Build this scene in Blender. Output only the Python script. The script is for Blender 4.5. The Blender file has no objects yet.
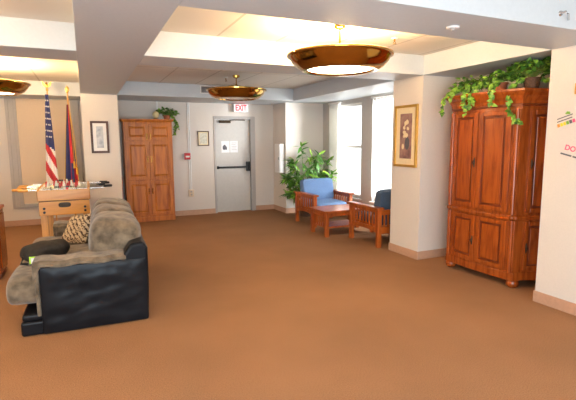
import bpy, bmesh, math, random
from mathutils import Vector, Matrix, noise
random.seed(7)
SC = bpy.context.scene
COL = SC.collection
PI = math.pi
R = math.radians

# ---------------------------------------------------------------- camera
F_PX, YAW, PITCH, ROLL, CAM_H = 444.9, 0.425, -0.132, -0.006, 1.5
cam = bpy.data.objects.new('camera', bpy.data.cameras.new('camera'))
COL.objects.link(cam)
fw = Vector((math.sin(YAW)*math.cos(PITCH), math.cos(YAW)*math.cos(PITCH), math.sin(PITCH)))
r0 = Vector((math.cos(YAW), -math.sin(YAW), 0)); u0 = r0.cross(fw)
rr = r0*math.cos(ROLL)+u0*math.sin(ROLL); uu = -r0*math.sin(ROLL)+u0*math.cos(ROLL)
M3 = Matrix((rr, uu, -fw)).transposed()
cam.matrix_world = Matrix.Translation((0, 0, CAM_H)) @ M3.to_4x4()
cam.data.sensor_fit = 'HORIZONTAL'; cam.data.sensor_width = 36
cam.data.lens = F_PX/576*36
cam.data.clip_start = .05; cam.data.clip_end = 200
SC.camera = cam

# ---------------------------------------------------------------- world / light / exposure
SC.view_settings.view_transform = 'Standard'
SC.view_settings.look = 'None'
SC.view_settings.gamma = 1
SC.view_settings.use_curve_mapping = False
SC.view_settings.exposure = 0.68
w = bpy.data.worlds.new('world'); SC.world = w; w.use_nodes = True
bg = w.node_tree.nodes['Background']
bg.inputs[0].default_value = (.94, .97, 1, 1); bg.inputs[1].default_value = 1.5

def area(name, loc, target, sx, sy, power, color):
    l = bpy.data.lights.new(name, 'AREA'); l.shape = 'RECTANGLE'; l.size = sx; l.size_y = sy
    l.energy = power; l.color = color
    o = bpy.data.objects.new(name, l); COL.objects.link(o); o.location = loc
    o.rotation_euler = (Vector(target)-Vector(loc)).to_track_quat('-Z', 'Y').to_euler()
    return o
# bounced camera flash behind the photographer, added ceiling fill, daylight beyond the windows
area('bounce_flash', (-.6, -1.6, 1.9), (1.3, 4, .5), 2.6, 1.0, 48, (1, .91, .78))
area('ceiling_cool_fill', (-.6, -1.7, .6), (1.0, 5.0, 2.6), 2.4, .8, 92, (.60, .82, 1))  # fill light added to turn the warm beam undersides grey
area('window_daylight', (6.4, 4.9, 1.6), (4.3, 8.3, 1.2), 2.0, 2.0, 900, (.95, .98, 1))

# ---------------------------------------------------------------- materials
def new_mat(name):
    m = bpy.data.materials.new(name); m.use_nodes = True
    nt = m.node_tree; return m, nt, nt.nodes['Principled BSDF']
def N(nt, kind, **kw):
    n = nt.nodes.new(kind)
    for k, v in kw.items(): setattr(n, k, v)
    return n
def coords(nt, scale=(1, 1, 1), rot=(0, 0, 0)):
    tc = N(nt, 'ShaderNodeTexCoord'); mp = N(nt, 'ShaderNodeMapping')
    mp.inputs['Scale'].default_value = scale; mp.inputs['Rotation'].default_value = rot
    nt.links.new(tc.outputs['Object'], mp.inputs[0]); return mp.outputs[0]
def ramp(nt, fac, stops):
    r = N(nt, 'ShaderNodeValToRGB'); e = r.color_ramp.elements
    while len(e) < len(stops): e.new(.5)
    for el, (p, c) in zip(e, stops): el.position = p; el.color = (*c, 1)
    nt.links.new(fac, r.inputs[0]); return r.outputs[0]
def mul(c, k): return tuple(max(0, x*k) for x in c)
def bump(nt, b, fac, strength, dist=.01):
    bn = N(nt, 'ShaderNodeBump'); bn.inputs['Strength'].default_value = strength; bn.inputs['Distance'].default_value = dist
    nt.links.new(fac, bn.inputs['Height']); nt.links.new(bn.outputs[0], b.inputs['Normal'])
def noisy(name, col, var=.12, scale=20, rough=.6, metal=0, bmp=0, dist=.005, spec=.5, sheen=0, detail=4):
    m, nt, b = new_mat(name)
    n = N(nt, 'ShaderNodeTexNoise'); n.inputs['Scale'].default_value = scale; n.inputs['Detail'].default_value = detail
    nt.links.new(coords(nt), n.inputs['Vector'])
    nt.links.new(ramp(nt, n.outputs[0], [(.3, mul(col, 1-var)), (.7, mul(col, 1+var))]), b.inputs['Base Color'])
    b.inputs['Roughness'].default_value = rough; b.inputs['Metallic'].default_value = metal
    b.inputs['Specular IOR Level'].default_value = spec
    if sheen: b.inputs['Sheen Weight'].default_value = sheen
    if bmp: bump(nt, b, n.outputs[0], bmp, dist)
    return m
def wood(name, col, dark, rough=.35, scale=9, axis='Z', coat=.25):
    m, nt, b = new_mat(name)
    s = {'Z': (scale, scale, scale*.12), 'X': (scale*.12, scale, scale), 'Y': (scale, scale*.12, scale)}[axis]
    n = N(nt, 'ShaderNodeTexNoise'); n.inputs['Scale'].default_value = 1.6; n.inputs['Detail'].default_value = 6; n.inputs['Distortion'].default_value = .6
    nt.links.new(coords(nt, s), n.inputs['Vector'])
    nt.links.new(ramp(nt, n.outputs[0], [(.3, dark), (.55, col), (.8, mul(col, 1.2))]), b.inputs['Base Color'])
    b.inputs['Roughness'].default_value = rough; b.inputs['Coat Weight'].default_value = coat; b.inputs['Coat Roughness'].default_value = .15
    bump(nt, b, n.outputs[0], .08, .003)
    return m
def emit(name, col, strength):
    m, nt, b = new_mat(name)
    b.inputs['Base Color'].default_value = (*col, 1)
    b.inputs['Emission Color'].default_value = (*col, 1); b.inputs['Emission Strength'].default_value = strength
    return m
MT = {}
MT['wall'] = noisy('wall_paint', (.69, .635, .58), .02, 60, .75, bmp=.05, dist=.002, spec=.25)
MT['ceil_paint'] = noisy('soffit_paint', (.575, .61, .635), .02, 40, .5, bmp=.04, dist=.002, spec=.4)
MT['baseboard'] = noisy('rubber_base', (.52, .31, .205), .06, 30, .5)
MT['door'] = noisy('grey_door_paint', (.53, .51, .48), .03, 20, .5)
MT['wall_backlit'] = noisy('backlit_wall_grey', (.50, .46, .43), .03, 20, .6)  # window wall grey, darkened so the colour carries its backlit shade
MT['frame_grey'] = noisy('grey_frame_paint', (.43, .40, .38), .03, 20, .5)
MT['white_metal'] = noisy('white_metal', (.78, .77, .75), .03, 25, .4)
MT['white'] = noisy('white_plastic', (.8, .79, .77), .02, 25, .45)
MT['black'] = noisy('black_plastic', (.012, .011, .011), .2, 40, .4)
MT['cherry'] = wood('cherry_wood', (.35, .074, .010), (.20, .034, .004), .26, 17, coat=.1)
MT['cherry_dark'] = wood('cherry_wood_shadowline', (.20, .034, .005), (.12, .018, .003), .35, 8, coat=0)
MT['oak'] = wood('honey_oak', (.54, .165, .018), (.34, .08, .009), .42, 11, coat=0)
MT['pine'] = wood('pine_wood', (.64, .30, .05), (.48, .19, .025), .4, 7, 'X')
MT['pine_leg'] = wood('pine_wood_upright', (.70, .36, .10), (.52, .22, .05), .4, 9, 'Z')
MT['mission'] = wood('mission_oak', (.42, .095, .013), (.25, .045, .006), .35, 10, coat=.1)
MT['walnut'] = wood('dark_walnut', (.075, .024, .010), (.04, .012, .005), .45, 8, coat=0)
MT['leather'] = noisy('black_leather', (.010, .010, .012), .2, 5, .34, bmp=.25, dist=.02, spec=.13, detail=1.5)
MT['plush'] = noisy('grey_brown_plush', (.158, .117, .077), .5, 13, .9, bmp=.6, dist=.012, spec=.15, sheen=.3)
MT['brass'] = noisy('polished_brass', (.50, .27, .055), .08, 8, .11, 1)
MT['gold'] = noisy('gold_metal', (.72, .46, .12), .08, 20, .35, .8)
MT['chrome'] = noisy('chrome_steel', (.62, .63, .65), .03, 20, .2, 1)
MT['bluefab'] = noisy('light_blue_upholstery', (.15, .265, .50), .08, 60, .85, bmp=.15, dist=.003)
MT['navyfab'] = noisy('slate_blue_upholstery', (.045, .075, .125), .1, 60, .85, bmp=.15, dist=.003)
MT['leaf'] = noisy('glossy_green_leaf', (.065, .19, .022), .5, 9, .4)
MT['leaf_pale'] = noisy('bright_ivy_leaf', (.24, .45, .05), .4, 14, .4)
MT['stem'] = noisy('green_stem', (.16, .24, .05), .2, 20, .6)
MT['terracotta'] = noisy('terracotta', (.45, .13, .05), .15, 20, .7)
MT['wicker'] = noisy('dark_wicker', (.10, .045, .02), .4, 60, .7, bmp=.5)
MT['soil'] = noisy('potting_soil', (.035, .022, .014), .4, 60, .95, bmp=.5)
MT['red'] = noisy('red_paint', (.55, .025, .03), .08, 20, .4)
MT['flag_red'] = noisy('flag_red_cloth', (.50, .022, .03), .12, 25, .75)
MT['flag_white'] = noisy('flag_white_cloth', (.78, .74, .70), .06, 25, .75)
MT['flag_blue'] = noisy('flag_navy_cloth', (.022, .03, .13), .15, 25, .75)
MT['fringe'] = noisy('gold_fringe', (.65, .36, .04), .25, 90, .7, bmp=.5)
MT['paper'] = noisy('white_paper', (.80, .80, .81), .02, 30, .8)
MT['cream'] = noisy('cream_mat_board', (.78, .66, .42), .04, 30, .7)
MT['shade'] = noisy('tan_roller_shade', (.72, .58, .43), .03, 50, .85)
MT['cloth_black'] = noisy('black_cloth', (.016, .013, .010), .3, 30, .85, bmp=.4, dist=.006)
MT['lime'] = noisy('lime_green_print', (.45, .8, .05), .05, 30, .5)
MT['pink'] = noisy('pink_print', (.80, .10, .22), .05, 30, .5)
MT['yellow'] = noisy('yellow_print', (.85, .65, .03), .05, 30, .5)
MT['orange'] = noisy('orange_print', (.85, .33, .05), .05, 30, .5)
MT['green'] = noisy('green_print', (.20, .42, .04), .05, 30, .5)
MT['greyink'] = noisy('grey_ink', (.10, .10, .12), .1, 30, .6)
MT['pitch'] = noisy('green_pitch', (.05, .22, .08), .1, 30, .5)
MT['candle'] = noisy('cream_wax', (.80, .66, .36), .05, 20, .5)
MT['dark_wire'] = noisy('dark_bronze', (.05, .03, .015), .2, 30, .4, .6)
MT['diffuser'] = emit('lit_diffuser', (1, .82, .50), 10)
MT['diffuser_off'] = noisy('frosted_glass_unlit', (.62, .52, .40), .04, 10, .3)
MT['exit_face'] = emit('exit_sign_face', (.80, .78, .78), .25)
MT['exit_red'] = emit('exit_sign_red', (.95, .02, .03), 1.0)

# carpet
m, nt, b = new_mat('brown_carpet'); MT['carpet'] = m
n1 = N(nt, 'ShaderNodeTexNoise'); n1.inputs['Scale'].default_value = 140; n1.inputs['Detail'].default_value = 3
n2 = N(nt, 'ShaderNodeTexNoise'); n2.inputs['Scale'].default_value = 1.3; n2.inputs['Detail'].default_value = 5
cv = coords(nt); nt.links.new(cv, n1.inputs['Vector']); nt.links.new(cv, n2.inputs['Vector'])
c1 = ramp(nt, n1.outputs[0], [(.3, (.27, .137, .069)), (.7, (.44, .236, .123))])
c2 = ramp(nt, n2.outputs[0], [(.3, (.88, .88, .88)), (.7, (1.06, 1.05, 1.04))])
mx = N(nt, 'ShaderNodeMixRGB', blend_type='MULTIPLY'); mx.inputs[0].default_value = 1
nt.links.new(c1, mx.inputs[1]); nt.links.new(c2, mx.inputs[2]); nt.links.new(mx.outputs[0], b.inputs['Base Color'])
b.inputs['Roughness'].default_value = .95; b.inputs['Specular IOR Level'].default_value = .1
bump(nt, b, n1.outputs[0], .6, .006)
# lay-in ceiling panels
m, nt, b = new_mat('ceiling_panels'); MT['panels'] = m
bk = N(nt, 'ShaderNodeTexBrick'); bk.offset = 0; bk.inputs['Scale'].default_value = 1
bk.inputs['Brick Width'].default_value = .61; bk.inputs['Row Height'].default_value = 1.6; bk.inputs['Mortar Size'].default_value = .012
bk.inputs['Color1'].default_value = bk.inputs['Color2'].default_value = (.72, .68, .62, 1); bk.inputs['Mortar'].default_value = (.52, .48, .42, 1)
nt.links.new(coords(nt), bk.inputs['Vector']); nt.links.new(bk.outputs[0], b.inputs['Base Color']); b.inputs['Roughness'].default_value = .8
# patterned pillow
m, nt, b = new_mat('cream_brown_woven_pattern'); MT['pattern'] = m
v = N(nt, 'ShaderNodeTexVoronoi'); v.inputs['Scale'].default_value = 44
wv = N(nt, 'ShaderNodeTexWave'); wv.inputs['Scale'].default_value = 7.5; wv.inputs['Distortion'].default_value = 5; wv.inputs['Detail Scale'].default_value = 4
cc = coords(nt, (1, 1, 1), (0, 0, .8)); nt.links.new(cc, v.inputs['Vector']); nt.links.new(cc, wv.inputs['Vector'])
ca = ramp(nt, v.outputs['Distance'], [(.25, (.10, .05, .02)), (.42, (.55, .42, .27))])
cb = ramp(nt, wv.outputs[0], [(.12, (.10, .05, .03)), (.30, (1, 1, 1))])
mx = N(nt, 'ShaderNodeMixRGB', blend_type='MULTIPLY'); mx.inputs[0].default_value = 1
nt.links.new(ca, mx.inputs[1]); nt.links.new(cb, mx.inputs[2]); nt.links.new(mx.outputs[0], b.inputs['Base Color']); b.inputs['Roughness'].default_value = .9
# generic blurry pictures
def picture(name, stops, scale):
    m, nt, b = new_mat(name)
    n = N(nt, 'ShaderNodeTexNoise'); n.inputs['Scale'].default_value = scale; n.inputs['Detail'].default_value = 3
    nt.links.new(coords(nt), n.inputs['Vector']); nt.links.new(ramp(nt, n.outputs[0], stops), b.inputs['Base Color'])
    b.inputs['Roughness'].default_value = .35; return m
MT['pic_rose'] = picture('mauve_still_life', [(.35, (.16, .085, .085)), (.5, (.30, .16, .145)), (.62, (.36, .22, .18))], 9)
MT['pic_grey'] = picture('grey_blue_print', [(.3, (.25, .28, .33)), (.5, (.45, .48, .52)), (.7, (.62, .63, .64))], 12)
MT['pic_cert'] = picture('pale_certificate', [(.35, (.55, .52, .42)), (.6, (.72, .69, .60))], 30)
# window glass and sheer blind slats
m, nt, b = new_mat('window_glass'); MT['glass'] = m
tr = N(nt, 'ShaderNodeBsdfTransparent'); gl = N(nt, 'ShaderNodeBsdfGlossy'); gl.inputs['Roughness'].default_value = .05
ms = N(nt, 'ShaderNodeMixShader'); ms.inputs[0].default_value = .06
nt.links.new(tr.outputs[0], ms.inputs[1]); nt.links.new(gl.outputs[0], ms.inputs[2]); nt.links.new(ms.outputs[0], nt.nodes['Material Output'].inputs[0])
m, nt, b = new_mat('translucent_blind_slat'); MT['slat'] = m
tl = N(nt, 'ShaderNodeBsdfTranslucent'); tl.inputs[0].default_value = (.85, .84, .80, 1)
df = N(nt, 'ShaderNodeBsdfDiffuse'); df.inputs[0].default_value = (.78, .76, .72, 1)
ms = N(nt, 'ShaderNodeMixShader'); ms.inputs[0].default_value = .5
nt.links.new(tl.outputs[0], ms.inputs[1]); nt.links.new(df.outputs[0], ms.inputs[2]); nt.links.new(ms.outputs[0], nt.nodes['Material Output'].inputs[0])

# ---------------------------------------------------------------- mesh helpers
class MB:
    def __init__(s): s.bm = bmesh.new(); s.mi = 0
    def _f(s, vs):
        try:
            f = s.bm.faces.new(vs); f.material_index = s.mi; return f
        except ValueError: return None
    def box(s, x0, x1, y0, y1, z0, z1, M=None):
        P = [Vector((x, y, z)) for z in (z0, z1) for x, y in ((x0, y0), (x1, y0), (x1, y1), (x0, y1))]
        if M: P = [M @ p for p in P]
        v = [s.bm.verts.new(p) for p in P]
        for q in ((3, 2, 1, 0), (4, 5, 6, 7), (0, 1, 5, 4), (1, 2, 6, 5), (2, 3, 7, 6), (3, 0, 4, 7)): s._f([v[i] for i in q])
        return s
    def loft(s, rings, cap=True, closed=True):
        L = [[s.bm.verts.new(p) for p in r] for r in rings]
        n = len(L[0])
        for a, b_ in zip(L, L[1:]):
            for i in range(n if closed else n-1):
                j = (i+1) % n; s._f([a[i], a[j], b_[j], b_[i]])
        if cap: s._f(L[0][::-1]); s._f(L[-1])
        return s
    def prism(s, poly, z0, z1):
        return s.loft([[Vector((x, y, z)) for x, y in poly] for z in (z0, z1)])
    def lathe(s, prof, c=(0, 0, 0), seg=32, cap=True):
        c = Vector(c)
        return s.loft([[c+Vector((r*math.cos(2*PI*i/seg), r*math.sin(2*PI*i/seg), z)) for i in range(seg)] for r, z in prof], cap)
    def tube(s, pts, rad, seg=8, cap=True):
        pts = [Vector(p) for p in pts]; rings = []
        for i, p in enumerate(pts):
            t = (pts[min(i+1, len(pts)-1)]-pts[max(i-1, 0)]).normalized()
            a = t.orthogonal().normalized() if abs(t.z) > .9 else t.cross(Vector((0, 0, 1))).normalized()
            if abs(t.z) > .9: a = (Vector((1, 0, 0))-t*t.x).normalized()
            b_ = t.cross(a); r = rad[i] if isinstance(rad, (list, tuple)) else rad
            rings.append([p+(a*math.cos(2*PI*k/seg)+b_*math.sin(2*PI*k/seg))*r for k in range(seg)])
        return s.loft(rings, cap)
    def blob(s, c, rx, ry, rz, e=1.0, ez=None, nu=28, nv=16, M=None, wob=0, ws=6):
        ez = ez or e
        sg = lambda t, k: math.copysign(abs(t)**k, t)
        rings = []
        for j in range(nv+1):
            th = -PI/2+PI*j/nv; cz, sz = max(1e-4, math.cos(th)), math.sin(th); ring = []
            for i in range(nu):
                ph = 2*PI*i/nu
                p = Vector((rx*sg(cz, ez)*sg(math.cos(ph), e), ry*sg(cz, ez)*sg(math.sin(ph), e), rz*sg(sz, ez)))
                if wob: p *= 1+wob*noise.noise((p+Vector(c))*ws)
                ring.append((M @ p if M else p)+Vector(c))
            rings.append(ring)
        return s.loft(rings)
    def leaf(s, base, d, n, L, W, heart=False):
        d = d.normalized(); n = (n-d*n.dot(d))
        n = n.normalized() if n.length > 1e-4 else d.orthogonal().normalized()
        sd = d.cross(n)
        if heart: prof = [(0, .0), (-.06, .30), (.18, .52), (.5, .42), (.8, .18), (1, 0)]
        else: prof = [(0, .05), (.18, .34), (.42, .5), (.7, .32), (1, 0)]
        mid = [base+d*(L*t)-n*(L*.22*t*t) for t, w_ in prof]
        mv = [s.bm.verts.new(p) for p in mid]
        for sg_ in (1, -1):
            ev = [s.bm.verts.new(p+sd*(sg_*W*w_)+n*(W*.22*w_)) for p, (t, w_) in zip(mid, prof)]
            for i in range(len(prof)-1):
                q = [mv[i], mv[i+1], ev[i+1], ev[i]]
                s._f(q if sg_ > 0 else q[::-1])
        return s
    def build(s, name, mats, parent=None, smooth=False, bevel=0, seg=2, subsurf=0, label=None):
        bmesh.ops.recalc_face_normals(s.bm, faces=s.bm.faces) if smooth != 'leaf' else None
        me = bpy.data.meshes.new(name); s.bm.to_mesh(me); s.bm.free()
        for mm in (mats if isinstance(mats, (list, tuple)) else [mats]): me.materials.append(MT[mm])
        o = bpy.data.objects.new(name, me); COL.objects.link(o)
        if parent: o.parent = parent
        if smooth:
            for p in me.polygons: p.use_smooth = True
        if bevel:
            md = o.modifiers.new('bevel', 'BEVEL'); md.width = bevel; md.segments = seg; md.limit_method = 'ANGLE'; md.angle_limit = R(40)
        if subsurf:
            md = o.modifiers.new('sub', 'SUBSURF'); md.levels = md.render_levels = subsurf
        if smooth is True and bevel == 0:
            try: me.set_sharp_from_angle(angle=R(45))
            except Exception: pass
        if label: o['label'] = label
        return o
def thing(name, label, cat, loc=(0, 0, 0), rz=0, group=None):
    o = bpy.data.objects.new(name, None); COL.objects.link(o); o.empty_display_size = .1
    o.location = loc; o.rotation_euler = (0, 0, rz); o['label'] = label; o['category'] = cat
    if group: o['group'] = group
    return o
def tag(o, label, cat, group=None):
    o['label'] = label; o['category'] = cat
    if group: o['group'] = group
    return o
def struct(o): o['kind'] = 'structure'; return o
def Bx(*a): return MB().box(*a)
def copy_tree(o, parent=None):
    c = o.copy(); COL.objects.link(c)
    if parent: c.parent = parent
    for ch in list(o.children): copy_tree(ch, c)
    return c
def text_part(name, txt, size, mat, M, parent=None, depth=.002, sx=1):
    cu = bpy.data.curves.new('t', 'FONT'); cu.body = txt; cu.size = size; cu.extrude = depth; cu.align_x = 'CENTER'; cu.align_y = 'CENTER'; cu.offset = size*.025
    t = bpy.data.objects.new('t', cu); COL.objects.link(t)
    me = bpy.data.meshes.new_from_object(t.evaluated_get(bpy.context.evaluated_depsgraph_get()))
    bpy.data.objects.remove(t)
    me.transform(M @ Matrix.Diagonal((sx, 1, 1, 1))); me.name = name; me.materials.clear(); me.materials.append(MT[mat])
    o = bpy.data.objects.new(name, me); COL.objects.link(o)
    if parent: o.parent = parent
    return o

# ---------------------------------------------------------------- structure
XR, XL, XM, ZB, ZC = 3.747, -.017, .537, 2.272, 2.50
YN, YQ, YP1, YS, YPL, YB, YW = 2.158, 2.698, 4.32, 4.841, 8.0, 9.06, 9.25
XREC, XWIN, XOUT, XLEFT, YBEH = 4.47, 4.63, 4.85, -3.2, -.9
struct(Bx(XLEFT-.1, XOUT, YBEH, YW+.2, -.1, 0).build('floor', 'carpet'))
struct(Bx(XLEFT-.1, XOUT, YBEH, YW+.2, ZC, ZC+.1).build('ceiling', 'panels'))
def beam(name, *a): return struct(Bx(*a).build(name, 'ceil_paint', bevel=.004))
beam('ceiling_beam', XL, XM, YBEH, YPL+.3, ZB, ZC)
for y0, y1 in ((YN, YQ), (YP1, YS)):
    beam('ceiling_beam', XM, XR, y0, y1, ZB, ZC); beam('ceiling_beam', XLEFT, XL, y0, y1, ZB, ZC)
beam('ceiling_soffit', XR, XOUT, YBEH, YW+.2, ZB, ZC)
beam('ceiling_soffit', XM, XR, YPL, YB+.1, ZB, ZC)
beam('ceiling_soffit', XLEFT, XL, 8.5, YW, ZB, ZC)
def wallbox(name, *a): return struct(Bx(*a).build(name, 'wall'))
wallbox('wall_right', XR, XOUT, YBEH, YQ, 0, ZB)
wallbox('wall_alcove_right', XREC, XOUT, YQ, YP1, 0, ZB)
wallbox('wall_pillar_right', XR, XOUT, YP1, 4.887, 0, ZB)
wallbox('wall_pillar_left', XL, XM, YPL, YW+.1, 0, ZB)
wallbox('wall_corner_back', 3.76, XOUT, 8.4, YB+.1, 0, ZB)
wallbox('wall_left', XLEFT-.1, XLEFT, YBEH, YW+.1, 0, ZC)
# back wall with the doorway recess
DX0, DX1, DZ = 2.44, 3.26, 1.985
mb = MB(); mb.box(XM, DX0, YB, YB+.15, 0, ZB); mb.box(DX1, 3.76, YB, YB+.15, 0, ZB); mb.box(DX0, DX1, YB, YB+.15, DZ, ZB)
struct(mb.build('wall_back', 'wall'))
mb = MB(); mb.box(DX0-.015, DX0+.03, YB-.012, YB+.12, 0, DZ+.03); mb.box(DX1-.03, DX1+.07, YB-.012, YB+.12, 0, DZ+.03); mb.box(DX0+.03, DX1-.03, YB-.012, YB+.12, DZ-.03, DZ+.03)
struct(mb.build('trim_1', 'frame_grey', bevel=.004))
# window wall with two openings
WZ0, WZ1 = .42, 2.19
W1, W2 = (6.95, 7.98), (5.50, 6.58)
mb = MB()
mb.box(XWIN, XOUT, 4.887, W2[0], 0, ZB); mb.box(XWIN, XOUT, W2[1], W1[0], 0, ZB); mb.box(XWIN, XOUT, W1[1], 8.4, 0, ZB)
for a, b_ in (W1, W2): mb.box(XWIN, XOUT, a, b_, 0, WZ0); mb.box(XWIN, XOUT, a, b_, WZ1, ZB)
struct(mb.build('wall_window', 'wall_backlit'))
for i, (a, b_) in enumerate((W1, W2)):
    mb = MB(); x0, x1 = XWIN+.06, XWIN+.12
    for y0, y1 in ((a, a+.05), (b_-.05, b_)): mb.box(x0, x1, y0, y1, WZ0, WZ1)
    for z0, z1 in ((WZ0, WZ0+.06), (WZ1-.05, WZ1), (1.36, 1.41)): mb.box(x0, x1, a+.05, b_-.05, z0, z1)
    wf = struct(mb.build('window_%d' % (i+1), 'white_metal', bevel=.004))
    MB().box(x0+.025, x0+.031, a+.05, b_-.05, WZ0+.06, WZ1-.05).build('pane', 'glass', wf)
    MB().box(XWIN-.05, XWIN+.06, a-.03, b_+.03, WZ0-.03, WZ0).build('sill', 'white_metal', wf, bevel=.006)
# shaded window wall behind the flags
wallbox('wall_flags', XLEFT, XL, YW, YW+.15, 0, ZB)
FX0, FX1, FZ0 = -1.23, -.06, .33
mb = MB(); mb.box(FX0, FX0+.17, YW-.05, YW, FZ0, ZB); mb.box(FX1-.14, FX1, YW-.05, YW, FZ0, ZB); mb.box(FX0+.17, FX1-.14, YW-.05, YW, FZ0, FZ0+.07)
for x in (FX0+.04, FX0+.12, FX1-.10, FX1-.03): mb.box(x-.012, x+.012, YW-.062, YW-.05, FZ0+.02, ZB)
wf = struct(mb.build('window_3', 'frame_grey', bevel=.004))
MB().box(FX0+.17, FX1-.14, YW-.03, YW-.005, FZ0+.07, ZB-.003).build('roller_shade', 'shade', wf)
# baseboards
BH, BT = .105, .012
def bboard(side, *boxes):
    mb = MB()
    for x0, x1, y0, y1 in boxes: mb.box(x0, x1, y0, y1, 0, BH)
    return struct(mb.build('baseboard_'+side, 'baseboard', bevel=.004))
bboard('right', (XR-BT, XR, YBEH, YQ+BT), (XR, XREC, YQ, YQ+BT))
bboard('alcove', (XREC-BT, XREC, YQ+BT, YP1-BT))
bboard('pillar_right', (XR-BT, XR, YP1-BT, 4.887+BT), (XR, XREC, YP1-BT, YP1), (XR, XWIN, 4.887, 4.887+BT))
bboard('back', (XM+BT, DX0-.015, YB-BT, YB), (DX1+.07, 3.748, YB-BT, YB))
bboard('corner_back', (3.748, 3.76, 8.4-BT, YB), (3.76, XWIN-BT, 8.4-BT, 8.4))
bboard('window', (XWIN-BT, XWIN, 4.9, 8.4))
bboard('flags', (XLEFT, XL-BT, YW-BT, YW))
bboard('pillar_left', (XL-BT, XM+BT, YPL-BT, YPL), (XL-BT, XL, YPL, YW), (XM, XM+BT, YPL, YB))

# ---------------------------------------------------------------- exit door
d = struct(Bx(DX0+.034, DX1-.034, YB+.05, YB+.095, .01, DZ-.034).build('door_1', 'door', bevel=.003))
mb = MB(); mb.box(DX0+.05, DX1-.13, YB+.0, YB+.03, .935, .975); mb.box(DX0+.05, DX0+.09, YB+.0, YB+.049, .925, .985)
mb.build('push_bar', 'black', d, bevel=.006)
Bx(DX1-.13, DX1-.045, YB-.02, YB+.049, .865, 1.07).build('latch_case', 'black', d, bevel=.01)
mb = MB(); mb.box(2.56, 2.80, YB+.0, YB+.049, 1.875, 1.93); mb.tube([(2.78, YB+.01, 1.935), (2.86, YB-.03, 1.94), (3.12, YB+.03, 1.942)], .010)
mb.build('door_closer', 'dark_wire', d, bevel=.008)
for z in (.25, 1.0, 1.75): Bx(DX0+.032, DX0+.05, YB+.03, YB+.049, z, z+.11).build('hinge', 'frame_grey', d)
for x0, x1, lab, blot in ((2.60, 2.775, 'white paper notice with a dark picture, left of two on door', 1), (2.79, 2.96, 'white paper notice with faint print, right of two on door', 0)):
    p = Bx(x0, x1, YB+.046, YB+.0485, 1.265, 1.505).build('paper_notice', 'paper'); tag(p, lab, 'notice', 'notices taped to the door')
    mb = MB(); cx = (x0+x1)/2
    if blot:
        mb.blob((cx-.01, YB+.0455, 1.37), .045, .0012, .05, wob=.5, ws=30)
    else:
        for k in range(5): mb.box(cx-.055, cx+.055-.02*(k % 2), YB+.0448, YB+.046, 1.46-.035*k, 1.468-.035*k)
    mb.build('print', 'greyink' if blot else 'frame_grey', p)

# exit sign
e = thing('exit_sign', 'lit white exit sign with red letters above the grey door', 'exit sign', (3.0, YB-.06, 2.0985))
Bx(-.155, .155, -.03, .06, .0, .165).build('housing', 'white', e, bevel=.006)
Bx(-.148, .148, -.034, -.0301, .007, .158).build('face', 'exit_face', e)
text_part('lettering', 'EXIT', .165, 'exit_red', Matrix.Translation((0, -.037, .082)) @ Matrix.Rotation(PI/2, 4, 'X'), e, sx=.72)
Bx(-.09, .09, -.03, .03, .165, .1735).build('mount', 'black', e)

# ---------------------------------------------------------------- pendant lamps
def lamp(label, loc, lit, power):
    t = thing('pendant_lamp', label, 'lamp', loc, 0, 'brass bowl ceiling lamps')
    mb = MB()
    prof = [(.285, -.112), (.292, -.128), (.31, -.132), (.34, -.122), (.385, -.092), (.42, -.055), (.438, -.022), (.445, -.012), (.464, -.006), (.466, .006), (.455, .012), (.435, -.002), (.39, -.055), (.33, -.098), (.285, -.105), (.285, -.112)]
    mb.lathe(prof, seg=56, cap=False); mb.build('bowl', 'brass', t, smooth=True)
    mb = MB(); mb.lathe([(.0005, -.122), (.15, -.120), (.27, -.114), (.288, -.110), (.285, -.098), (.0005, -.098)], seg=48); mb.build('diffuser', 'diffuser' if lit else 'diffuser_off', t, smooth=True)
    mb = MB(); mb.lathe([(.02, ZC-loc[2]), (.055, ZC-loc[2]), (.05, ZC-loc[2]-.03), (.012, ZC-loc[2]-.045)], seg=20); mb.build('canopy', 'brass', t, smooth=True)
    mb = MB(); mb.tube([(0, 0, ZC-loc[2]-.04), (0, 0, .08)], .009); mb.blob((0, 0, .08), .022, .022, .022); mb.build('stem', 'brass', t, smooth=True)
    for k in range(3):
        a = 2*PI*k/3+.4
        MB().tube([(0, 0, .09), (.448*math.cos(a), .448*math.sin(a), .008)], .005, 6).build('arm', 'brass', t)
    if lit:
        l = bpy.data.lights.new('lamp_light', 'POINT'); l.energy = power; l.color = (1, .70, .37); l.shadow_soft_size = .12
        o = bpy.data.objects.new('lamp_light', l); COL.objects.link(o); o.location = Vector(loc)+Vector((0, 0, .06))
    return t
lamp('large lit brass bowl ceiling lamp nearest the camera, left of the armoire', (2.08, 3.48, 2.235), True, 85)
lamp('unlit brass bowl lamp on a stem above the exit door', (2.18, 6.72, 2.275), False, 0)
lamp('lit brass bowl lamp at left edge, above the flags', (-1.05, 6.75, 2.24), True, 105)
lamp('lit brass bowl lamp out of frame at the near left', (-1.75, 3.48, 2.235), True, 75)

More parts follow.
